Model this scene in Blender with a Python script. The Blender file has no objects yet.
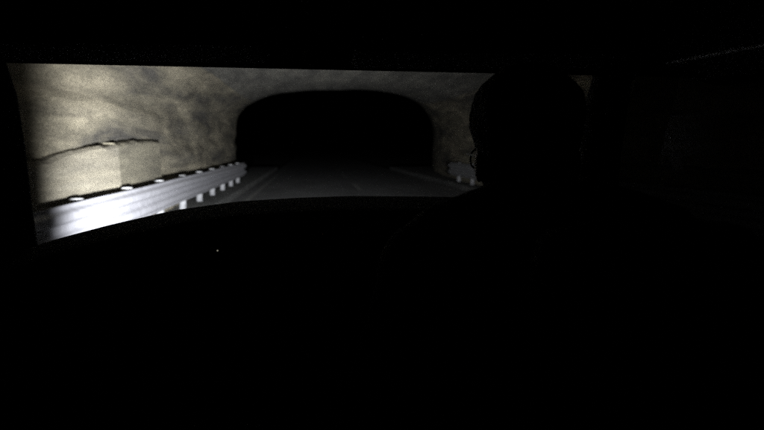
import bpy, bmesh, math, random
import numpy as np
from mathutils import Vector, Matrix, noise
R = math.radians
random.seed(7)
sc = bpy.context.scene
COL = sc.collection

# ------------------------------------------------------------------ materials
def new_mat(name):
    m = bpy.data.materials.new(name); m.use_nodes = True
    nt = m.node_tree
    return m, nt, nt.nodes, nt.links, nt.nodes['Principled BSDF']

def plain(name, col, rough=0.6, metal=0.0, spec=0.5, bump=0.0, bscale=60, vary=0.0):
    m, nt, N, L, p = new_mat(name)
    p.inputs['Base Color'].default_value = (*col, 1)
    p.inputs['Roughness'].default_value = rough
    p.inputs['Metallic'].default_value = metal
    p.inputs['Specular IOR Level'].default_value = spec
    if bump or vary:
        tc = N.new('ShaderNodeTexCoord'); no = N.new('ShaderNodeTexNoise')
        no.inputs['Scale'].default_value = bscale; no.inputs['Detail'].default_value = 5
        L.new(tc.outputs['Object'], no.inputs['Vector'])
        if vary:
            r = N.new('ShaderNodeValToRGB')
            r.color_ramp.elements[0].position = .3; r.color_ramp.elements[1].position = .7
            r.color_ramp.elements[0].color = (*[c*(1-vary) for c in col], 1)
            r.color_ramp.elements[1].color = (*[min(1, c*(1+vary*.6)) for c in col], 1)
            L.new(no.outputs['Fac'], r.inputs['Fac']); L.new(r.outputs['Color'], p.inputs['Base Color'])
        if bump:
            b = N.new('ShaderNodeBump'); b.inputs['Strength'].default_value = bump; b.inputs['Distance'].default_value = .01
            L.new(no.outputs['Fac'], b.inputs['Height']); L.new(b.outputs['Normal'], p.inputs['Normal'])
    return m

def rock_mat(name, dark, mid, pale, stretch=.14, speck=.55):
    """weathered stone: bedding runs along the road, mottled with pale and dark patches and a fine grain"""
    m, nt, N, L, p = new_mat(name)
    tc = N.new('ShaderNodeTexCoord')
    mp = N.new('ShaderNodeMapping'); mp.inputs['Scale'].default_value = (1, stretch, 1)
    L.new(tc.outputs['Object'], mp.inputs['Vector'])
    def ns(scale, detail, rough=.6, src=mp.outputs[0], dist=0):
        n = N.new('ShaderNodeTexNoise'); n.inputs['Scale'].default_value = scale
        n.inputs['Detail'].default_value = detail; n.inputs['Roughness'].default_value = rough
        n.inputs['Distortion'].default_value = dist
        L.new(src, n.inputs['Vector']); return n
    big = ns(2.1, 8, .62, dist=.6)
    r1 = N.new('ShaderNodeValToRGB'); e = r1.color_ramp.elements
    e[0].position = .33; e[0].color = (*dark, 1); e[1].position = .67; e[1].color = (*pale, 1)
    k = e.new(.5); k.color = (*mid, 1)
    L.new(big.outputs['Fac'], r1.inputs['Fac'])
    mp2 = N.new('ShaderNodeMapping'); mp2.inputs['Scale'].default_value = (1.4, .16, 2.6); mp2.inputs['Rotation'].default_value = (R(6), 0, 0)
    L.new(tc.outputs['Object'], mp2.inputs['Vector'])
    st = ns(2.2, 6, .6, mp2.outputs[0], .4)
    r2 = N.new('ShaderNodeValToRGB'); r2.color_ramp.elements[0].position = .36; r2.color_ramp.elements[0].color = (.5, .5, .52, 1)
    r2.color_ramp.elements[1].position = .56; r2.color_ramp.elements[1].color = (1, 1, 1, 1)
    L.new(st.outputs['Fac'], r2.inputs['Fac'])
    mx = N.new('ShaderNodeMix'); mx.data_type = 'RGBA'; mx.blend_type = 'MULTIPLY'; mx.inputs[0].default_value = .75
    L.new(r1.outputs['Color'], mx.inputs[6]); L.new(r2.outputs['Color'], mx.inputs[7])
    mp3 = N.new('ShaderNodeMapping'); mp3.inputs['Scale'].default_value = (1, .45, 1)
    L.new(tc.outputs['Object'], mp3.inputs['Vector'])
    fine = ns(34, 5, .85, mp3.outputs[0])
    r3 = N.new('ShaderNodeValToRGB'); r3.color_ramp.elements[0].position = .3; r3.color_ramp.elements[0].color = (1-speck, 1-speck, 1-speck, 1)
    r3.color_ramp.elements[1].position = .7; r3.color_ramp.elements[1].color = (1.2, 1.2, 1.2, 1)
    L.new(fine.outputs['Fac'], r3.inputs['Fac'])
    mx2 = N.new('ShaderNodeMix'); mx2.data_type = 'RGBA'; mx2.blend_type = 'MULTIPLY'; mx2.inputs[0].default_value = 1
    L.new(mx.outputs[2], mx2.inputs[6]); L.new(r3.outputs['Color'], mx2.inputs[7])
    L.new(mx2.outputs[2], p.inputs['Base Color'])
    p.inputs['Roughness'].default_value = .9; p.inputs['Specular IOR Level'].default_value = .25
    bp = N.new('ShaderNodeBump'); bp.inputs['Strength'].default_value = .55; bp.inputs['Distance'].default_value = .05
    L.new(fine.outputs['Fac'], bp.inputs['Height'])
    bp2 = N.new('ShaderNodeBump'); bp2.inputs['Strength'].default_value = .5; bp2.inputs['Distance'].default_value = .12
    md = ns(6, 6, .65)
    L.new(md.outputs['Fac'], bp2.inputs['Height']); L.new(bp.outputs['Normal'], bp2.inputs['Normal'])
    L.new(bp2.outputs['Normal'], p.inputs['Normal'])
    return m

M_rock = rock_mat('rock', (.085, .078, .068), (.21, .187, .138), (.38, .335, .245))
M_ceil = rock_mat('sprayed_rock', (.115, .110, .098), (.165, .157, .138), (.215, .203, .172), .14)
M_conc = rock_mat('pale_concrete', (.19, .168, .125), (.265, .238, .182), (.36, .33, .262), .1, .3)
M_conc_dark = rock_mat('dark_concrete', (.12, .108, .08), (.185, .167, .122), (.24, .215, .16), .12, .35)
M_kerb = rock_mat('kerb_concrete', (.05, .05, .048), (.075, .075, .072), (.095, .095, .092), .3, .3)
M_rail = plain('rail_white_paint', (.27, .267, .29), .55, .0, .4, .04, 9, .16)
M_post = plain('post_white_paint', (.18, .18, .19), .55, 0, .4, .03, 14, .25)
M_cap = plain('cap_paint', (.27, .27, .28), .55, 0, .4, .03, 14, .2)
M_line = plain('worn_road_paint', (.14, .14, .135), .8, 0, .3, .3, 16, .5)
M_ground = plain('dark_soil', (.05, .048, .04), .95, 0, .2, .3, 3, .3)

def road_mat():
    m, nt, N, L, p = new_mat('worn_concrete_road')
    tc = N.new('ShaderNodeTexCoord')
    mp = N.new('ShaderNodeMapping'); mp.inputs['Scale'].default_value = (1, .25, 1)
    L.new(tc.outputs['Object'], mp.inputs['Vector'])
    n = N.new('ShaderNodeTexNoise'); n.inputs['Scale'].default_value = 1.3; n.inputs['Detail'].default_value = 7
    L.new(mp.outputs[0], n.inputs['Vector'])
    r = N.new('ShaderNodeValToRGB'); r.color_ramp.elements[0].position = .3; r.color_ramp.elements[1].position = .72
    r.color_ramp.elements[0].color = (.032, .032, .034, 1); r.color_ramp.elements[1].color = (.068, .068, .071, 1)
    L.new(n.outputs['Fac'], r.inputs['Fac']); L.new(r.outputs['Color'], p.inputs['Base Color'])
    f = N.new('ShaderNodeTexNoise'); f.inputs['Scale'].default_value = 70; f.inputs['Detail'].default_value = 3
    L.new(tc.outputs['Object'], f.inputs['Vector'])
    b = N.new('ShaderNodeBump'); b.inputs['Strength'].default_value = .8; b.inputs['Distance'].default_value = .012
    L.new(f.outputs['Fac'], b.inputs['Height']); L.new(b.outputs['Normal'], p.inputs['Normal'])
    p.inputs['Roughness'].default_value = .62; p.inputs['Specular IOR Level'].default_value = .5
    return m
M_road = road_mat()

M_dash = plain('dark_dash_plastic', (.008, .008, .009), .85, 0, .06, .15, 220)
M_trim = plain('dark_gloss_trim', (.05, .05, .052), .3, 0, .5)
M_fabric = plain('charcoal_lining', (.03, .03, .03), .95, 0, .2, .2, 180)
M_seat = plain('charcoal_seat_cloth', (.02, .02, .022), .95, 0, .2, .25, 250)
M_paint = plain('dark_car_paint', (.012, .012, .014), .4, 0, .2)
M_rubber = plain('black_rubber', (.02, .02, .02), .6, 0, .4)
M_seal = plain('grey_weatherstrip', (.16, .16, .16), .45, 0, .5)
M_bright = plain('pale_glint_metal', (.6, .6, .62), .35, .6)
M_rim = plain('grey_rim', (.35, .35, .36), .4, .8)
M_jacket = plain('navy_jacket', (.012, .013, .022), .9, 0, .2, .25, 120)
M_trouser = plain('dark_trousers', (.012, .012, .014), .95, 0, .2, .2, 120)
M_skin = plain('skin', (.40, .24, .17), .55, 0, .4)
M_hair = plain('black_hair', (.008, .007, .006), .8, 0, .1, .6, 140)
M_spec = plain('dark_spectacle_frame', (.05, .05, .05), .35, 0, .5)

def glass_mat(name, tint, graze=.93, face=.05):
    """thin pane: clear along the normal, mirror-like at glancing angles"""
    m = bpy.data.materials.new(name); m.use_nodes = True
    nt = m.node_tree; nt.nodes.clear(); N = nt.nodes; L = nt.links
    o = N.new('ShaderNodeOutputMaterial'); mx = N.new('ShaderNodeMixShader')
    t = N.new('ShaderNodeBsdfTransparent'); t.inputs[0].default_value = (*tint, 1)
    g = N.new('ShaderNodeBsdfGlossy'); g.inputs['Roughness'].default_value = .02; g.inputs['Color'].default_value = (1, 1, 1, 1)
    f = N.new('ShaderNodeLayerWeight'); f.inputs['Blend'].default_value = .5     # Schlick's curve, the same from both sides
    pw = N.new('ShaderNodeMath'); pw.operation = 'POWER'; pw.inputs[1].default_value = 5; L.new(f.outputs['Facing'], pw.inputs[0])
    ma = N.new('ShaderNodeMath'); ma.operation = 'MULTIPLY_ADD'; ma.inputs[1].default_value = graze; ma.inputs[2].default_value = face; L.new(pw.outputs[0], ma.inputs[0])
    L.new(ma.outputs[0], mx.inputs[0]); L.new(t.outputs[0], mx.inputs[1]); L.new(g.outputs[0], mx.inputs[2])
    L.new(mx.outputs[0], o.inputs[0])
    return m
M_glass = glass_mat('windscreen_glass', (.93, .95, .94))
M_side = glass_mat('side_glass', (.05, .052, .05), .0, .0008)  # near-black tint stands in for the darkness outside, reflections left out
M_lens = glass_mat('spectacle_lens', (.8, .8, .8))

def emit_mat(name, col, s):
    m = bpy.data.materials.new(name); m.use_nodes = True
    p = m.node_tree.nodes['Principled BSDF']
    p.inputs['Base Color'].default_value = (*col, 1)
    p.inputs['Emission Color'].default_value = (*col, 1); p.inputs['Emission Strength'].default_value = s
    return m
M_led = emit_mat('lit_indicator', (.95, .9, .7), .03)
M_lamp = emit_mat('lit_headlamp', (.95, .96, 1), .1)

# ------------------------------------------------------------------ helpers
def link(name, me, mat, parent=None):
    o = bpy.data.objects.new(name, me); COL.objects.link(o)
    if mat: me.materials.append(mat)
    if parent: o.parent = parent
    return o

def obj(name, bm, mat, parent=None, smooth=False):
    bmesh.ops.recalc_face_normals(bm, faces=bm.faces)
    me = bpy.data.meshes.new(name); bm.to_mesh(me); bm.free()
    if smooth:
        for p in me.polygons: p.use_smooth = True
    return link(name, me, mat, parent)

def empty(name, loc, label, cat, group=None):
    o = bpy.data.objects.new(name, None); COL.objects.link(o); o.location = loc
    o['label'] = label; o['category'] = cat
    if group: o['group'] = group
    o.empty_display_size = .2
    return o

def place(o):            # child built in world coordinates, parent standing at its own location
    if o.parent: o.matrix_parent_inverse = Matrix.Translation(-o.parent.location)
    return o

def box(bm, c, s, bev=0.0, rot=None):
    r = bmesh.ops.create_cube(bm, size=1)
    vs = r['verts']
    for v in vs: v.co = Vector((v.co.x*s[0], v.co.y*s[1], v.co.z*s[2]))
    if bev:
        es = list({e for v in vs for e in v.link_edges})
        rr = bmesh.ops.bevel(bm, geom=es, offset=bev, segments=3, profile=.5, affect='EDGES')
        vs = list({v for f in rr['faces'] for v in f.verts} | {v for v in vs if v.is_valid})
    for v in vs:
        co = v.co
        if rot: co = rot @ co
        v.co = co + Vector(c)

def tube(bm, pts, rad, n=12, caps=True, squash=None):
    pts = [Vector(p) for p in pts]
    if not isinstance(rad, (list, tuple)): rad = [rad]*len(pts)
    rings = []
    up = None
    for i, p in enumerate(pts):
        d = (pts[min(i+1, len(pts)-1)] - pts[max(i-1, 0)]).normalized()
        if up is None:
            up = Vector((0, 0, 1)) if abs(d.z) < .9 else Vector((1, 0, 0))
        a = (up - d*up.dot(d)).normalized(); b = d.cross(a); up = a
        q = squash or (1, 1)
        rings.append([bm.verts.new(p + (a*math.cos(t)*q[0] + b*math.sin(t)*q[1])*rad[i]) for t in [2*math.pi*k/n for k in range(n)]])
    for i in range(len(rings)-1):
        for k in range(n):
            bm.faces.new((rings[i][k], rings[i][(k+1) % n], rings[i+1][(k+1) % n], rings[i+1][k]))
    if caps:
        bm.faces.new(rings[0][::-1]); bm.faces.new(rings[-1])

def ball(bm, c, s, u=20, v=14, rot=None):
    r = bmesh.ops.create_uvsphere(bm, u_segments=u, v_segments=v, radius=1)
    for w in r['verts']:
        co = Vector((w.co.x*s[0], w.co.y*s[1], w.co.z*s[2]))
        if rot: co = rot @ co
        w.co = co + Vector(c)

def grid(bm, rows, close=False):
    vr = [[bm.verts.new(p) for p in r] for r in rows]
    for i in range(len(vr)-1):
        for k in range(len(vr[i])-1):
            bm.faces.new((vr[i][k], vr[i][k+1], vr[i+1][k+1], vr[i+1][k]))
    return vr

def thick(o, t, off=0):
    md = o.modifiers.new('thickness', 'SOLIDIFY'); md.thickness = t; md.offset = off
    return o

def structure(o):
    o['kind'] = 'structure'; return o

def sheet(name, x0, x1, y0, y1, z, mat, ny=1, wob=0.0):
    bm = bmesh.new()
    rows = []
    for i in range(ny+1):
        y = y0+(y1-y0)*i/ny
        w = wob*noise.noise(Vector((x0, y*.4, 3)))
        w2 = wob*noise.noise(Vector((x1, y*.4, 9)))
        rows.append([(x0+w, y, z), (x1+w2, y, z)])
    grid(bm, rows)
    return obj(name, bm, mat)

# ------------------------------------------------------------------ setting
Y_EXIT = 42.0
structure(sheet('ground', -600, 600, -300, 1200, -.16, M_ground))
structure(sheet('road', -1.85, 4.38, -30, 400, 0, M_road))
def kerb(name, x0, x1, h):
    bm = bmesh.new()
    box(bm, ((x0+x1)/2, (-30+Y_EXIT)/2, h/2-.08), (x1-x0, Y_EXIT+30, h+.16), .015)
    return structure(obj(name, bm, M_kerb))
kerb('kerb', -3.6, -1.85, .15)
kerb('kerb', 4.38, 6.6, .15)
structure(sheet('road_edge_line', -1.57, -1.44, -30, 90, .004, M_line, 160, .02))
structure(sheet('road_edge_line', 4.02, 4.15, -30, 90, .004, M_line, 160, .02))
for k in range(-3, 9):
    structure(sheet('road_centre_dash', 1.36, 1.5, 4.4+k*8.6, 4.4+k*8.6+4.2, .004, M_line, 12, .02))

# ------------------------------------------------------------------ tunnel
tunnel = empty('road_tunnel', (1.25, Y_EXIT, 0), 'rough rock road tunnel lit by car headlights, ending in a black opening', 'tunnel')
CX, HW = 1.16, 3.86
NT = 132; FLARE = 22.6; FK = .0051
POLY = [Vector((-2.62, 0, -.2)), Vector((-2.70, 0, 1.2)), Vector((-2.72, 0, 2.50)), Vector((-.95, 0, 3.22)), Vector((3.2, 0, 3.22)), Vector((5.03, 0, 2.50)), Vector((5.02, 0, 1.2)), Vector((4.95, 0, -.2))]
for _ in range(3):                                     # cut the corners round
    q = [POLY[0]]
    for a, b in zip(POLY, POLY[1:]): q += [a.lerp(b, .22), a.lerp(b, .78)]
    POLY = q+[POLY[-1]]
CUM = [0]
for a, b in zip(POLY, POLY[1:]): CUM.append(CUM[-1]+(b-a).length)
def along(t):
    u = min(max(t, 0), 1)*CUM[-1]
    return Vector([float(np.interp(u, CUM, [p[k] for p in POLY])) for k in range(3)])
SEC = []
for k in range(NT+1):
    d = along(k/NT+.012)-along(k/NT-.012)
    SEC.append((along(k/NT), Vector((-d.z, 0, d.x)).normalized()))
def section(t):
    """outline of the bore, t 0..1 from the left foot over the crown to the right foot -> point, outward normal"""
    return SEC[round(t*NT)]
def rock_point(t, y):
    p, n = section(t)
    p = p.copy(); p.y = y
    q = Vector((p.x*.9, y*.2, p.z*1.15))
    f = noise.fractal(q, .9, 2.1, 5, noise_basis='PERLIN_ORIGINAL')
    led = noise.noise(Vector((p.x*.3, y*.14, p.z*2.3)))          # bedding ledges along the road
    led = math.tanh(led*5)*.07
    ch = noise.voronoi(Vector((p.x*.8, y*.22, p.z*.8)))[0]
    d = .13*f+led+.10*(ch[1]-ch[0])-.02
    side = abs(p.x-CX) > HW*.93
    if not side: d *= .55
    d *= 1-.6*min(1, max(0, (y-16)/9))
    fl = max(0, y-FLARE)                                  # bell mouth, shaped so the lit walls fade softly to black
    return p+n*(d+FK*fl*fl)
Y_ROWS = [-14+1.0*i for i in range(14)]+[.16*i for i in range(151)]+[24.3+.3*i for i in range(59)]+[Y_EXIT]
def lining(name, k0, k1, mat):
    bm = bmesh.new()
    grid(bm, [[rock_point(k/NT, y) for k in range(k0, k1+1)] for y in Y_ROWS])
    o = obj(name, bm, mat, tunnel, True); return place(o)
KL = 33
lining('rock_wall', 0, KL, M_rock)
lining('rock_ceiling', KL, NT-KL, M_ceil)
lining('rock_wall', NT-KL, NT, M_rock)
# portal wall round the opening at the far end, .8 m thick
bm = bmesh.new()
inn, out = [], []
for k in range(NT+1):
    p, n = section(k/NT)
    inn.append(p+n*(.06+FK*(Y_EXIT-FLARE)**2)); 
    out.append(Vector((CX+(p.x-CX)*2.6, 0, max(p.z, -.2)*2.1 if p.z > 0 else p.z)))
rows = []
for yy in (Y_EXIT+.003, Y_EXIT+.8):
    rows += [[Vector((v.x, yy, v.z)) for v in (inn if yy < Y_EXIT+.5 else out)]]
grid(bm, [[Vector((v.x, Y_EXIT+.003, v.z)) for v in out], [Vector((v.x, Y_EXIT+.003, v.z)) for v in inn],
          [Vector((v.x, Y_EXIT+.8, v.z)) for v in inn], [Vector((v.x, Y_EXIT+.8, v.z)) for v in out]])
place(obj('portal_wall', bm, M_conc_dark, tunnel))
# concrete facing along the wall foot
def facing(y0, y1, xin, xout, ztop, mat, label=None):
    bm = bmesh.new(); rows = []
    n = max(2, int(abs(y1-y0)/.08))
    for i in range(n+1):
        y = y0+(y1-y0)*i/n
        w = .035*noise.noise(Vector((1.7, y*.35, xin)))+.03*noise.noise(Vector((1.7, y*1.3, xin)))+.02*noise.noise(Vector((1.7, y*3.7, xin)))
        z = (ztop if isinstance(ztop, (int, float)) else float(np.interp(y, *ztop)))+w
        s = math.copysign(1, xin-xout)
        r = []
        for j in range(9):
            zz = .1+(z-.1-.03)*j/8
            r.append((xin+.02*noise.noise(Vector((zz*1.6, y*.4, xin)))-s*.05*j/8, y, zz))
        r = [(a, b+(.10*noise.noise(Vector((c*2.3, 7, xin)))+.04*noise.noise(Vector((c*9, 2, xin))) if i == n and y1 < 11 else 0), c) for a, b, c in r]
        r.append((xin-s*.09, y, z)); r.append((xout, y, z+.01)); r.append((xout, y, .1))
        rows.append(r)
    vr = grid(bm, rows)
    for r in (vr[0], vr[-1]): bm.faces.new(r)
    o = obj('concrete_facing', bm, mat, tunnel, False)
    if label: o['label'] = label
    return place(o)
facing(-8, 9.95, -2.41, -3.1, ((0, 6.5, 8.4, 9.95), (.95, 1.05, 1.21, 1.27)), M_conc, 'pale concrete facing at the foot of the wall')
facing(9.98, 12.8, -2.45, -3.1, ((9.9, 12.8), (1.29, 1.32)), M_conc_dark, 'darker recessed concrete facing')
facing(6, 24.5, 4.82, 5.6, 1.0, M_conc_dark)  # darker concrete colour stands in for the weak light on the right

# ------------------------------------------------------------------ guard rails
def guard_rail(x, sgn, y0, y1, first, label, M_rail=M_rail):
    """white corrugated beam on round posts; sgn points to the road"""
    g = empty('guard_rail', (x, (y0+y1)/2, .15), label, 'guard rail', 'white guard rails along the tunnel walls')
    prof = []
    for i in range(33):
        t = i/32
        z = .345+.39*t
        u = math.sin(2*math.pi*2*t-math.pi/2)*.5+.5           # two waves
        flat = min(1, max(0, u*1.5-.25)); flat = flat*flat*(3-2*flat)
        prof.append((.062*flat, z))
    prof[0] = (.004, .338); prof[-1] = (.004, .742)
    ys = [y0+(y1-y0)*i/60 for i in range(61)]
    bm = bmesh.new()
    rows = [[(x+sgn*(a), y, z+.004*math.sin(y*1.1)) for a, z in prof] for y in ys]
    grid(bm, rows)
    b = place(obj('beam', bm, M_rail, g, True)); thick(b, .004)
    y = first
    while y < y1-.2:
        bm = bmesh.new(); xp = x-sgn*.115
        tube(bm, [(xp, y, .10), (xp, y, .735)], .062, 18)
        p = place(obj('post', bm, M_post, g, False))
        for f in p.data.polygons: f.use_smooth = abs(f.normal.z) < .5
        bm = bmesh.new()
        tube(bm, [(xp, y, .735), (xp, y, .746), (xp, y, .755), (xp, y, .758)], [.068, .068, .055, .02], 18)
        c = obj('cap', bm, M_cap, p, True); c.matrix_parent_inverse = p.matrix_basis.inverted() if False else Matrix.Identity(4)
        bm = bmesh.new(); box(bm, (x-sgn*.03, y, .525), (.06, .09, .22), .006)
        obj('bracket', bm, M_post, p)
        y += 2.0
    return g
guard_rail(-2.15, 1, -6.5, 25.0, -4.5, 'white guard rail on the lit left side, running close past the car')
guard_rail(4.58, -1, -6.5, 25.0, -4.4, 'dim white guard rail on the far right side, beyond the oncoming lane', M_post)  # same white rail in a darker colour, painting in the dim light

# ------------------------------------------------------------------ the car
car = empty('car', (0, 1.4, 0), 'dark car interior seen from behind, with its dashboard below the windscreen', 'car')
def cp(o): return place(o)

# sight-line table of the dashboard's skyline: (x/y, drop/y)
SK = [(-.60, .20), (-.40, .142), (-.328, .117), (-.255, .0985), (-.175, .0808), (-.095, .0706), (-.02, .0665), (.052, .0645), (.2, .0665), (.33, .082), (.6, .14)]
def skyline(x, y):
    return 1.25-y*float(np.interp(x/y, [a for a, b in SK], [b for a, b in SK]))
def base_y(x): return 1.92-.34*(x/.68)**2
XS = [-.70+1.40*i/40 for i in range(41)]
bm = bmesh.new()
rows = []
for x in XS:
    yb = base_y(x); yr = 1.46-.05*(x/.68)**2
    if x > .1: yr -= .05*math.exp(-((x-.33)/.16)**2)             # instrument hood bulges towards the driver
    zb = skyline(x, yb); zr = skyline(x, yr)-.028
    col = [(x, yb+.05, zb-.10), (x, yb+.01, zb-.006)]
    for j in range(1, 9):
        t = j/8; col.append((x, yb+(yr-yb)*t, zb+(zr-zb)*t+.006*math.sin(math.pi*t)))
    col += [(x, yr-.018, zr-.012), (x, yr-.018, zr-.04), (x, yr+.015, zr-.06), (x, yr+.03, zr-.20), (x, yr-.02, zr-.26), (x, yr+.05, .70), (x, yr+.2, .60)]
    rows.append(col)
grid(bm, rows)
dash = cp(obj('dashboard', bm, M_dash, car, True)); thick(dash, .006, -1)
def dchild(o):
    return o
# pale strip added to draw the glint along the dash lip
bm = bmesh.new()
pts = []
for i in range(13):
    x = -.10+.36*i/12; yr = 1.46-.05*(x/.68)**2-(.05*math.exp(-((x-.33)/.16)**2) if x > .1 else 0)
    pts.append((x, yr-.021, skyline(x, yr)-.070+.0))
tube(bm, pts, .0028, 8)
obj('lip_glint_strip', bm, M_bright, dash, True)
# small lit indicator
bm = bmesh.new()
ix = -.178; iy = 1.44
bmesh.ops.create_uvsphere(bm, u_segments=10, v_segments=8, radius=.0016)
for v in bm.verts: v.co += Vector((ix, 1.432, 1.25-.1365*1.432))
obj('indicator_light', bm, M_led, dash, True)
# air vents and instrument hood
for vx in (-.56, -.08, .10, .58):
    bm = bmesh.new()
    box(bm, (vx, 1.468-.05*(vx/.68)**2, .985), (.13, .02, .07), .006)
    for k in range(4): box(bm, (vx, 1.453-.05*(vx/.68)**2, .963+.015*k), (.115, .012, .004))
    obj('air_vent', bm, M_trim, dash)
bm = bmesh.new()
rows = []
for i in range(17):
    a = math.pi*i/16
    rows.append([(.33-.17*math.cos(a), y, .985+.085*math.sin(a)**.6) for y in (1.36, 1.40, 1.47)])
grid(bm, rows)
thick(obj('instrument_hood', bm, M_dash, dash, True), .012)
# windscreen wiper shaped shelf is not seen; the pane:
def head_y(x): return 1.405-.10*(x/.6)**2
def head_z(x, y): return 1.25+y*(.1048-.0072*(x/y+.36)/.62)
bm = bmesh.new(); rows = []
for i in range(31):
    s = -1+2*i/30
    xb = .645*s; xt = .60*s
    yb = base_y(xb)+.03; zb = skyline(xb, base_y(xb))-.06
    yt = head_y(xt)+.03; zt = head_z(xt, head_y(xt))+.015
    rows.append([(xb+(xt-xb)*t, yb+(yt-yb)*t+.03*math.sin(math.pi*t), zb+(zt-zb)*t) for t in [j/10 for j in range(11)]])
grid(bm, rows)
ws = cp(obj('windscreen', bm, M_glass, car, True))
# roof lining: down-turned front lip, crowned across
bm = bmesh.new(); rows = []
for i in range(33):
    x = -.66+1.32*i/32
    yh = head_y(x); zh = head_z(x, yh)
    edge = max(0, abs(x)-.52)/.14
    zc = 1.47-.05*(x/.6)**2-.06*edge**2
    rows.append([(x, yh+.045, zh+.03), (x, yh+.012, zh+.004), (x, yh-.005, zh), (x, yh-.03, zh+.006), (x, yh-.10, min(zc, zh+.022)), (x, yh-.30, zc-.005), (x, .4, zc), (x, -.5, zc), (x, -1.1, zc-.03), (x, -1.25, 1.2), (x, -1.27, .3)])
grid(bm, rows)
thick(cp(obj('roof_lining', bm, M_fabric, car, True)), .012, 1)
# sun visors folded up
for s in (-1, 1):
    bm = bmesh.new()
    box(bm, (.30*s, 1.245, 1.4035-.012*s*.3), (.46, .15, .018), .008, Matrix.Rotation(R(-5), 3, 'X'))
    v = cp(obj('sun_visor', bm, M_fabric, car, True))
    bm = bmesh.new(); tube(bm, [(.56*s, 1.32, 1.408), (.54*s, 1.315, 1.406), (.40*s, 1.312, 1.405)], .006, 8)
    obj('hinge_rod', bm, M_trim, v, True)
# front pillars (trimmed), with roof side rails
for s in (-1, 1):
    bm = bmesh.new()
    pts = [(.700*s, 1.74, 1.00), (.680*s, 1.66, 1.11), (.654*s, 1.57, 1.24), (.636*s, 1.495, 1.34), (.628*s, 1.44, 1.40), (.625*s, 1.33, 1.432), (.62*s, 1.1, 1.44), (.62*s, .3, 1.44), (.62*s, -1.1, 1.41)]
    pts = [(p[0]-s*(.034 if i < 5 else .01), p[1], p[2]) for i, p in enumerate(pts)]
    tube(bm, pts, [.05, .047, .044, .042, .038, .03, .03, .03, .03] if s > 0 else [.052, .05, .048, .046, .042, .035, .03, .03, .03], 14)
    cp(obj('front_pillar', bm, M_fabric, car, True))
# doors with framed windows
for s in (-1, 1):
    bm = bmesh.new()
    rows = []
    for y in (1.58, 1.2, .8, .45):
        rows.append([(.735*s, y, 1.00), (.70*s, y, 1.02), (.685*s, y, 1.0), (.68*s, y, .85), (.66*s, y, .80), (.66*s, y, .72), (.69*s, y, .68), (.69*s, y, .35), (.74*s, y, .33), (.755*s, y, .7)])
    vr = grid(bm, rows)
    for q in range(3): bm.faces.new((vr[q][-1], vr[q][0], vr[q+1][0], vr[q+1][-1]))
    bm.faces.new(vr[0]); bm.faces.new(vr[-1])
    d = cp(obj('door', bm, M_dash, car))
    bm = bmesh.new()
    fr = [(.668*s, 1.66, 1.17), (.655*s, 1.635, 1.26), (.640*s, 1.575, 1.355), (.634*s, 1.525, 1.398), (.63*s, 1.47, 1.408), (.628*s, 1.3, 1.405), (.628*s, 1.1, 1.40), (.632*s, .7, 1.39), (.66*s, .5, 1.2), (.69*s, .45, 1.02)]
    tube(bm, [(p[0]-.028*s, p[1]-.03, p[2]-.012) for p in fr], .0075, 10)
    obj('window_frame', bm, M_seal, d, True)
    bm = bmesh.new()
    fy = sorted((p[1], p[2]) for p in fr)
    grid(bm, [[((.70-.06*(k/6))*s, y, 1.0+(float(np.interp(y, [a for a, b in fy], [b for a, b in fy]))+.015-1.0)*k/6) for k in range(7)] for y in [.44+.05*i for i in range(26)]])
    obj('window', bm, M_side, d)
    bm = bmesh.new(); box(bm, (.665*s, .95, .79), (.07, .45, .05), .018)
    obj('armrest', bm, M_trim, d, True)
    bm = bmesh.new(); tube(bm, [(.672*s, 1.36, .90), (.655*s, 1.33, .905), (.655*s, 1.25, .905), (.672*s, 1.23, .90)], .008, 8)
    obj('handle', bm, M_trim, d, True)
    bm = bmesh.new(); 
    for yy0, yy1 in ((.44, -.45), (-.46, -1.25)):
        box(bm, (.72*s, (yy0+yy1)/2, .68), (.06, yy0-yy1, .72), .02)
    cp(obj('side_panel', bm, M_paint, car))
    bm = bmesh.new()
    bm.faces.new([bm.verts.new(p) for p in ((.70*s, .42, 1.03), (.645*s, .42, 1.42), (.645*s, -1.15, 1.40), (.70*s, -1.2, 1.03))])
    cp(obj('rear_window', bm, M_side, car))
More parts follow.
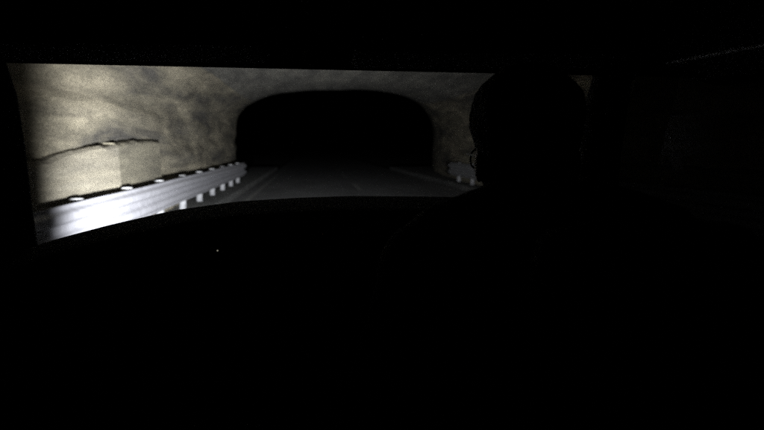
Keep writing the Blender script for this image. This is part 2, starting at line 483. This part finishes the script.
# floor, bonnet, wings, bumper, roof skin
bm = bmesh.new(); box(bm, (0, .35, .30), (1.36, 3.2, .04), .01)
cp(obj('floor_pan', bm, M_fabric, car))
bm = bmesh.new(); rows = []
for i in range(25):
    x = -.62+1.24*i/24
    yb = base_y(x)+.07; yf = 3.18-.25*(x/.62)**2
    zb = skyline(x, base_y(x))-.085
    r = []
    for j in range(13):
        t = j/12
        y = yb+(yf-yb)*t
        r.append((x, y, zb*(1-t)+.84*t+.05*math.sin(math.pi*t)-.03*t**4-.02*(x/.62)**4))
    rows.append(r)
grid(bm, rows)
thick(cp(obj('bonnet', bm, M_paint, car, True)), .012, -1)
for s in (-1, 1):
    bm = bmesh.new(); rows = []
    for j in range(21):
        y = 1.62+(2.98-1.62)*j/20
        arch = .30+max(0, .33**2-(y-2.55)**2)**.5 if abs(y-2.55) < .33 else .33
        arch = max(arch, .30)
        zt = .95-.14*(j/20)**1.5
        rows.append([(.625*s, y, zt), (.69*s, y, zt-.03), (.735*s, y, zt-.10), (.745*s, y, max(arch+.01, .6) if abs(y-2.55) < .33 else .6), (.74*s, y, arch)])
    grid(bm, rows)
    thick(cp(obj('wing', bm, M_paint, car, True)), .01)
    bm = bmesh.new()
    ball(bm, (.57*s, 2.98, .74), (.12, .10, .075), 20, 12)
    h = cp(obj('headlight', bm, M_trim, car, True))
    bm = bmesh.new(); ball(bm, (.57*s, 3.045, .74), (.085, .04, .052), 20, 12)
    obj('lamp', bm, M_lamp, h, True)
bm = bmesh.new(); rows = []
for i in range(25):
    x = -.74+1.48*i/24; yf = 3.20-.28*(x/.74)**4
    rows.append([(x, yf-.25, .66), (x, yf-.05, .655), (x, yf, .60), (x, yf+.01, .45), (x, yf-.03, .30), (x, yf-.25, .27)])
grid(bm, rows)
thick(cp(obj('bumper', bm, M_paint, car, True)), .015)
bm = bmesh.new(); rows = []
for i in range(21):
    x = -.68+1.36*i/20
    rows.append([(x, y, 1.525-.04*(x/.6)**2-(.03 if y > 1.2 else 0)-max(0, abs(x)-.6)*.8) for y in (1.40-.1*(x/.6)**2, 1.1, .4, -.5, -1.3)])
grid(bm, rows)
thick(cp(obj('roof', bm, M_paint, car, True)), .012)
for s in (-1, 1):
    for yw in (2.55, -.55):
        bm = bmesh.new()
        pts = [(.655*s+.0, yw+.215*math.cos(a), .29+.215*math.sin(a)) for a in [2*math.pi*k/28 for k in range(29)]]
        tube(bm, pts, .074, 12, False)
        w = cp(obj('wheel', bm, M_rubber, car, True))
        bm = bmesh.new()
        tube(bm, [(.60*s, yw, .29), (.70*s, yw, .29)], [.165, .165], 24)
        for k in range(5):
            a = 2*math.pi*k/5
            box(bm, (.705*s, yw+.08*math.cos(a), .29+.08*math.sin(a)), (.012, .16, .035), .003, Matrix.Rotation(a, 3, 'X'))
        obj('rim', bm, M_rim, w)
# seats
def seat(x, top, y, rest):
    bm = bmesh.new(); box(bm, (x, y+.24, .57), (.48, .50, .16), .06)
    c = cp(obj('seat', bm, M_seat, car, True))
    bm = bmesh.new(); rows = []
    for i in range(13):
        t = i/12; z = .60+(top-.60)*t
        w = .235*(1-.18*t**3)*(1 if t < .96 else .93)
        yy = y-.02-.15*t
        rows.append([(x+w*math.cos(a), yy+.075*(1-.3*t)*math.sin(a)+.03*abs(math.cos(a))**3, z) for a in [2*math.pi*k/20 for k in range(21)]])
    vr = grid(bm, rows); bm.faces.new(vr[-1][:-1]); bm.faces.new(vr[0][:-1])
    bmesh.ops.remove_doubles(bm, verts=bm.verts, dist=1e-5)
    obj('backrest', bm, M_seat, c, True)
    if rest:
        bm = bmesh.new(); box(bm, (x, y-.165, top+.10), (.23, .09, .155), .04, Matrix.Rotation(R(6), 3, 'X'))
        for q in (-.06, .06): tube(bm, [(x+q, y-.165, top-.04), (x+q, y-.165, top+.06)], .007, 8)
        obj('headrest', bm, M_seat, c, True)
seat(.325, 1.0, .86, True)
seat(-.345, .93, .80, False)
# steering wheel
WC = Vector((.325, 1.385, .945)); WR = Matrix.Rotation(R(-62), 3, 'X')
def wpt(a, r, o=0): return WC+WR @ Vector((r*math.cos(a), r*math.sin(a), o))
bm = bmesh.new(); tube(bm, [wpt(2*math.pi*k/40, .175) for k in range(41)], .014, 10, False)
bmesh.ops.remove_doubles(bm, verts=bm.verts, dist=1e-5)
sw = cp(obj('steering_wheel', bm, M_trim, car, True))
bm = bmesh.new(); ball(bm, WC+WR @ Vector((0, 0, .01)), (.062, .055, .028), 20, 12, WR)
obj('horn_pad', bm, M_dash, sw, True)
for a in (0, math.pi, -math.pi/2):
    bm = bmesh.new(); tube(bm, [wpt(a, .04), wpt(a, .11, -.005), wpt(a, .175)], [.018, .014, .012], 10, True)
    obj('spoke', bm, M_trim, sw, True)
bm = bmesh.new(); tube(bm, [WC, WC+WR @ Vector((0, 0, -.16))], .03, 14)
obj('steering_column', bm, M_dash, sw, True)

# ------------------------------------------------------------------ the driver
HC = Vector((.318, 1.085, 1.255))
drv = empty('person', (.325, .95, .65), 'dark silhouette of the driver in glasses at the wheel, seen from behind', 'person')
HEADROT = Matrix.Rotation(R(4), 3, 'Z')
def hp(x, y, z): return HC+HEADROT @ Vector((x, y, z))
def remesh(o, vs, sm=4):
    md = o.modifiers.new('one_surface', 'REMESH'); md.mode = 'VOXEL'; md.voxel_size = vs; md.use_smooth_shade = True
    s = o.modifiers.new('soften', 'SMOOTH'); s.factor = .5; s.iterations = sm
    return o
SH = {s: Vector((.322+.165*s,   .955, 1.085)) for s in (-1, 1)}
EL = {-1: Vector((.09, 1.06, .86)), 1: Vector((.575, 1.08, .86))}
WA = {-1: R(150), 1: R(20)}
WRIST = {s: wpt(WA[s], .205, .055) for s in (-1, 1)}
def hand(bm, s):
    c = wpt(WA[s], .175); w = WRIST[s]
    tang = (wpt(WA[s]+.05, .175)-wpt(WA[s]-.05, .175)).normalized()
    nrm = (WR @ Vector((0, 0, 1))); rad = (c-WC).normalized()
    kn = c+nrm*.030+rad*.012
    for q, (ln, off) in enumerate(((.88, -.030), (1, -.010), (.94, .010), (.76, .029))):
        b0 = w+(kn-w)*.25+tang*off*.6
        k0 = kn+tang*off+nrm*(.004 if q in (1, 2) else 0)
        j1 = c+tang*off-rad*.012*ln+nrm*.026*ln
        j2 = c+tang*off-rad*.025*ln-nrm*.004
        j3 = c+tang*off-rad*.012-nrm*.023*ln
        tube(bm, [b0, k0], [.011, .0098], 10); ball(bm, k0, (.0102,)*3, 10, 8)
        tube(bm, [k0, j1], [.0095, .0085], 10); ball(bm, j1, (.0086,)*3, 10, 8)
        tube(bm, [j1, j2], [.0083, .0075], 10); ball(bm, j2, (.0077,)*3, 10, 8)
        tube(bm, [j2, j3], [.0074, .006], 10); ball(bm, j3, (.0062,)*3, 10, 8)
    pm = (w+kn)/2
    ball(bm, pm, (.034, .040, .020), 14, 10, Matrix((tang, (kn-w).normalized(), tang.cross((kn-w).normalized()))).transposed())
    t0 = pm-tang*.024*(-s if False else 1); 
    t1 = c-tang*.050+nrm*.018-rad*.004; t2 = c-tang*.062+nrm*.010-rad*.022
    tube(bm, [pm, t0, t1, t2], [.014, .0125, .0105, .008], 10); ball(bm, t2, (.008,)*3, 10, 8)
bm = bmesh.new()
# head: skull, jaw, nose, ears; neck; trunk; arms; legs
ball(bm, hp(0, -.008, .022), (.072, .094, .082), 24, 18, HEADROT)
ball(bm, hp(0, .028, -.055), (.052, .058, .072), 20, 16, HEADROT)
ball(bm, hp(0, .062, -.112), (.026, .022, .018), 14, 10, HEADROT)
tube(bm, [hp(0, .088, -.012), hp(0, .106, -.045), hp(0, .090, -.056)], [.007, .013, .010], 10)
ball(bm, hp(0, .085, -.083), (.021, .012, .008), 12, 8, HEADROT)
for q in (-1, 1):
    ball(bm, hp(.073*q, -.002, -.030), (.008, .018, .030), 12, 10, HEADROT)
    ball(bm, hp(.031*q, .080, -.022), (.013, .010, .009), 12, 8, HEADROT)
tube(bm, [hp(0, -.005, -.05), (.322, 1.02, 1.14), (.322, .965, 1.08)], [.056, .058, .075], 20)
tube(bm, [(.322, .86, .66), (.322, .85, .76), (.322, .88, .90), (.322, .93, 1.03), (.322, .97, 1.10)], [.125, .115, .125, .12, .065], 24, True, (.85, 1.2))
for s in (-1, 1):
    tube(bm, [Vector((.322, .965, 1.10)), SH[s]+Vector((0, 0, .01))], [.05, .05], 14)
    ball(bm, SH[s], (.056,)*3, 14, 10)
    tube(bm, [SH[s], EL[s]], [.052, .041], 14); ball(bm, EL[s], (.041,)*3, 14, 10)
    tube(bm, [EL[s], (EL[s]+WRIST[s])/2, WRIST[s]], [.040, .035, .026], 14)
    hand(bm, s)
    tube(bm, [(.322+.09*s, .87, .69), (.322+.12*s, 1.26, .70)], [.085, .06], 16); ball(bm, (.322+.12*s, 1.26, .70), (.06,)*3, 14, 10)
    tube(bm, [(.322+.12*s, 1.26, .70), (.322+.11*s, 1.42, .36)], [.056, .036], 14)
    tube(bm, [(.322+.11*s, 1.40, .36), (.322+.11*s, 1.58, .37)], [.04, .03], 14)
body = remesh(place(obj('body', bm, M_skin, drv)), .0055)
# hair: close to the skull, fuller on the crown
bm = bmesh.new()
PR = [(.112, .006), (.1085, .026), (.098, .046), (.084, .063), (.070, .0735), (.054, .0795), (.036, .0805), (.020, .0790), (.004, .0755), (-.012, .0725), (-.03, .0700), (-.05, .066), (-.07, .058)]
rows = []
for z, r in PR:
    row = []
    for k in range(49):
        a = 2*math.pi*k/48
        x, y = math.cos(a), math.sin(a)
        front = max(0, y)
        zz = z
        rr = r
        if z < .045:                                       # hairline: bare face in front, hair round the sides and nape
            lim = .045*front**.5 if y > .15 else -9
            if y > .35: zz = max(z, .045-.02*(1-front)); rr = r if z > .045 else .074
        px, py = rr*x*1.0, rr*y*1.22-.006
        nn = 1.01+.05*noise.noise(Vector((x*3, y*3, z*26)))+.03*noise.noise(Vector((x*8, y*8, z*60)))
        px *= .86 if px > 0 else 1
        row.append(hp(px*nn, py*nn, zz))
    rows.append([HC+(v-HC)*1.045 for v in row])
vr = grid(bm, rows)
bm.faces.new(vr[0][:-1])
bmesh.ops.remove_doubles(bm, verts=bm.verts, dist=1e-5)
h = place(obj('hair', bm, M_hair, drv, True))
# glasses
bm = bmesh.new()
def lens_pts(q, r=1.0):
    return [hp(.034*q+.026*math.copysign(abs(math.cos(a))**.75, math.cos(a))*r, .104-.010*abs((.034*q+.026*math.cos(a))/.06)**2, -.024+.0175*math.copysign(abs(math.sin(a))**.75, math.sin(a))*r) for a in [2*math.pi*k/28 for k in range(29)]]
for q in (-1, 1):
    tube(bm, lens_pts(q), .0017, 8, False)
    tube(bm, [hp(.059*q, .095, -.016), hp(.067*q, .088, -.016), hp(.074*q, .02, -.018), hp(.076*q, -.01, -.02), hp(.074*q, -.03, -.045)], .0017, 8)
tube(bm, [hp(-.009, .104, -.02), hp(0, .107, -.017), hp(.009, .104, -.02)], .0016, 8)
gl = place(obj('glasses', bm, M_spec, drv, True))
for q in (-1, 1):
    bm = bmesh.new(); bm.faces.new([bm.verts.new(p) for p in lens_pts(q, .97)[:-1]])
    obj('lens', bm, M_lens, gl)
# jacket: trunk, raised collar, sleeves
bm = bmesh.new()
tube(bm, [(.322, .85, .68), (.322, .845, .78), (.322, .87, .92), (.322, .92, 1.04), (.322, .955, 1.10)], [.14, .135, .145, .14, .09], 24, True, (.9, 1.25))
tube(bm, [(.322+.075*math.cos(t), 1.015+.055*math.sin(t), 1.178+.012*math.sin(t)) for t in [R(a) for a in range(-200, 21, 20)]], [.018, .026, .032, .034, .034, .034, .034, .034, .034, .032, .026, .018], 14)
tube(bm, [(.322, .955, 1.07), (.320, 1.0, 1.135), (.319, 1.035, 1.165)], [.10, .078, .068], 20)
for s in (-1, 1):
    tube(bm, [Vector((.322+.02*s, .985, 1.142)), Vector((.322+.09*s, .98, 1.132)), SH[s]+Vector((0, 0, .026))], [.066, .066, .060], 14)
    ball(bm, SH[s], (.075,)*3, 16, 12)
    tube(bm, [SH[s], SH[s].lerp(EL[s], .5)+Vector((0, -.01, 0)), EL[s]], [.070, .062, .055], 14); ball(bm, EL[s], (.055,)*3, 14, 10)
    tube(bm, [EL[s], EL[s].lerp(WRIST[s], .5), EL[s].lerp(WRIST[s], .9)], [.053, .046, .036], 14)
remesh(place(obj('jacket', bm, M_jacket, drv)), .007, 6)
bm = bmesh.new()
tube(bm, [(.322, .86, .62), (.322, .86, .76)], [.15, .142], 24, True, (.9, 1.2))
for s in (-1, 1):
    K = Vector((.322+.12*s, 1.26, .70))
    tube(bm, [(.322+.09*s, .87, .69), K], [.098, .072], 16); ball(bm, K, (.072,)*3, 14, 10)
    tube(bm, [K, (.322+.11*s, 1.41, .39)], [.069, .05], 14)
remesh(place(obj('trousers', bm, M_trouser, drv)), .008, 5)

# ------------------------------------------------------------------ light
def headlight(x, power, yaw):
    l = bpy.data.lights.new('headlight_beam', 'SPOT'); l.energy = power; l.spot_size = R(150); l.spot_blend = .3
    l.shadow_soft_size = .035; l.color = (.96, .97, 1.0)
    o = bpy.data.objects.new('headlight_beam', l); COL.objects.link(o)
    o.location = (x, 3.22, .74); o.rotation_euler = (R(90), 0, R(yaw))
    # beam pattern of the reflector: strong centre, cut off at the sides
    l.use_nodes = True; nt = l.node_tree; N = nt.nodes; L = nt.links
    em = N['Emission']; tc = N.new('ShaderNodeTexCoord'); sp = N.new('ShaderNodeSeparateXYZ')
    L.new(tc.outputs['Normal'], sp.inputs[0])
    def mth(op, a, b=None, c=None):
        n = N.new('ShaderNodeMath'); n.operation = op
        for i, v in enumerate((a, b, c)):
            if v is None: continue
            if isinstance(v, (int, float)): n.inputs[i].default_value = v
            else: L.new(v, n.inputs[i])
        return n.outputs[0]
    az = mth('MAXIMUM', mth('ABSOLUTE', sp.outputs['Z']), .02)
    hx = mth('DIVIDE', mth('MULTIPLY', sp.outputs['X'], mth('SIGN', sp.outputs['Z'])), az)   # = -tan(horizontal)
    vy = mth('DIVIDE', mth('MULTIPLY', sp.outputs['Y'], mth('SIGN', sp.outputs['Z'])), az)   # = -tan(vertical)
    def gauss(v, mu, sig): return mth('EXPONENT', mth('MULTIPLY', mth('POWER', mth('DIVIDE', mth('SUBTRACT', v, mu), sig), 2), -.5))
    h = mth('ADD', mth('MULTIPLY', gauss(hx, BEAM['aim'] if x < 0 else 0, BEAM['hs']), 1), BEAM['hspill'])
    v = mth('ADD', mth('MULTIPLY', gauss(vy, .03, BEAM['vs']), 1), BEAM['vspill'])
    def edge(val, a, b):
        mr = N.new('ShaderNodeMapRange'); mr.interpolation_type = 'SMOOTHSTEP'
        L.new(val, mr.inputs['Value']); mr.inputs['From Min'].default_value = a; mr.inputs['From Max'].default_value = b
        mr.inputs['To Min'].default_value = 1; mr.inputs['To Max'].default_value = 0
        return mr.outputs[0]
    hr = mth('MULTIPLY', hx, -1)                               # tan(horizontal), + to the right
    L_, R_ = (BEAM['left'], BEAM['inner']) if x < 0 else (BEAM['inner'], BEAM['right'])
    sides = mth('MULTIPLY', mth('MULTIPLY', edge(hx, *L_), edge(hr, *R_)), edge(vy, *BEAM['down']))
    L.new(mth('MULTIPLY', mth('MULTIPLY', h, v), sides), em.inputs['Strength'])
    return o
BEAM = dict(aim=.20, hs=.25, hspill=.02, vs=.21, vspill=.03, down=(.08, .22), inner=(.06, .24), left=(.30, .505), right=(.10, .37))
POWER = 4000
headlight(-.57, POWER, 0)
headlight(.57, POWER*.6, 0)

w = bpy.data.worlds.new('World'); sc.world = w; w.use_nodes = True
N = w.node_tree.nodes; L = w.node_tree.links
sky = N.new('ShaderNodeTexSky'); sky.sky_type = 'NISHITA'; sky.sun_disc = False
sky.sun_elevation = R(-9); sky.sun_rotation = R(200)
bg = N['Background']; bg.inputs['Strength'].default_value = .01
L.new(sky.outputs[0], bg.inputs[0])

# ------------------------------------------------------------------ camera
cam = bpy.data.cameras.new('camera'); co = bpy.data.objects.new('camera', cam); COL.objects.link(co)
cam.lens = 750/764*36; cam.sensor_width = 36; cam.clip_start = .02; cam.clip_end = 3000
co.location = (0, 0, 1.25); co.rotation_euler = (R(90-5.18), 0, R(-5.385))
cam.dof.use_dof = True; cam.dof.focus_distance = 1.5; cam.dof.aperture_fstop = 35.3/1000/.006 
sc.camera = co

sc.view_settings.view_transform = 'Standard'; sc.view_settings.look = 'None'
sc.view_settings.exposure = 2.65; sc.view_settings.gamma = 1; sc.view_settings.use_curve_mapping = False
sc.render.engine = 'CYCLES'
sc.cycles.max_bounces = 8; sc.cycles.diffuse_bounces = 1; sc.cycles.transparent_max_bounces = 12
sc.cycles.use_denoising = False
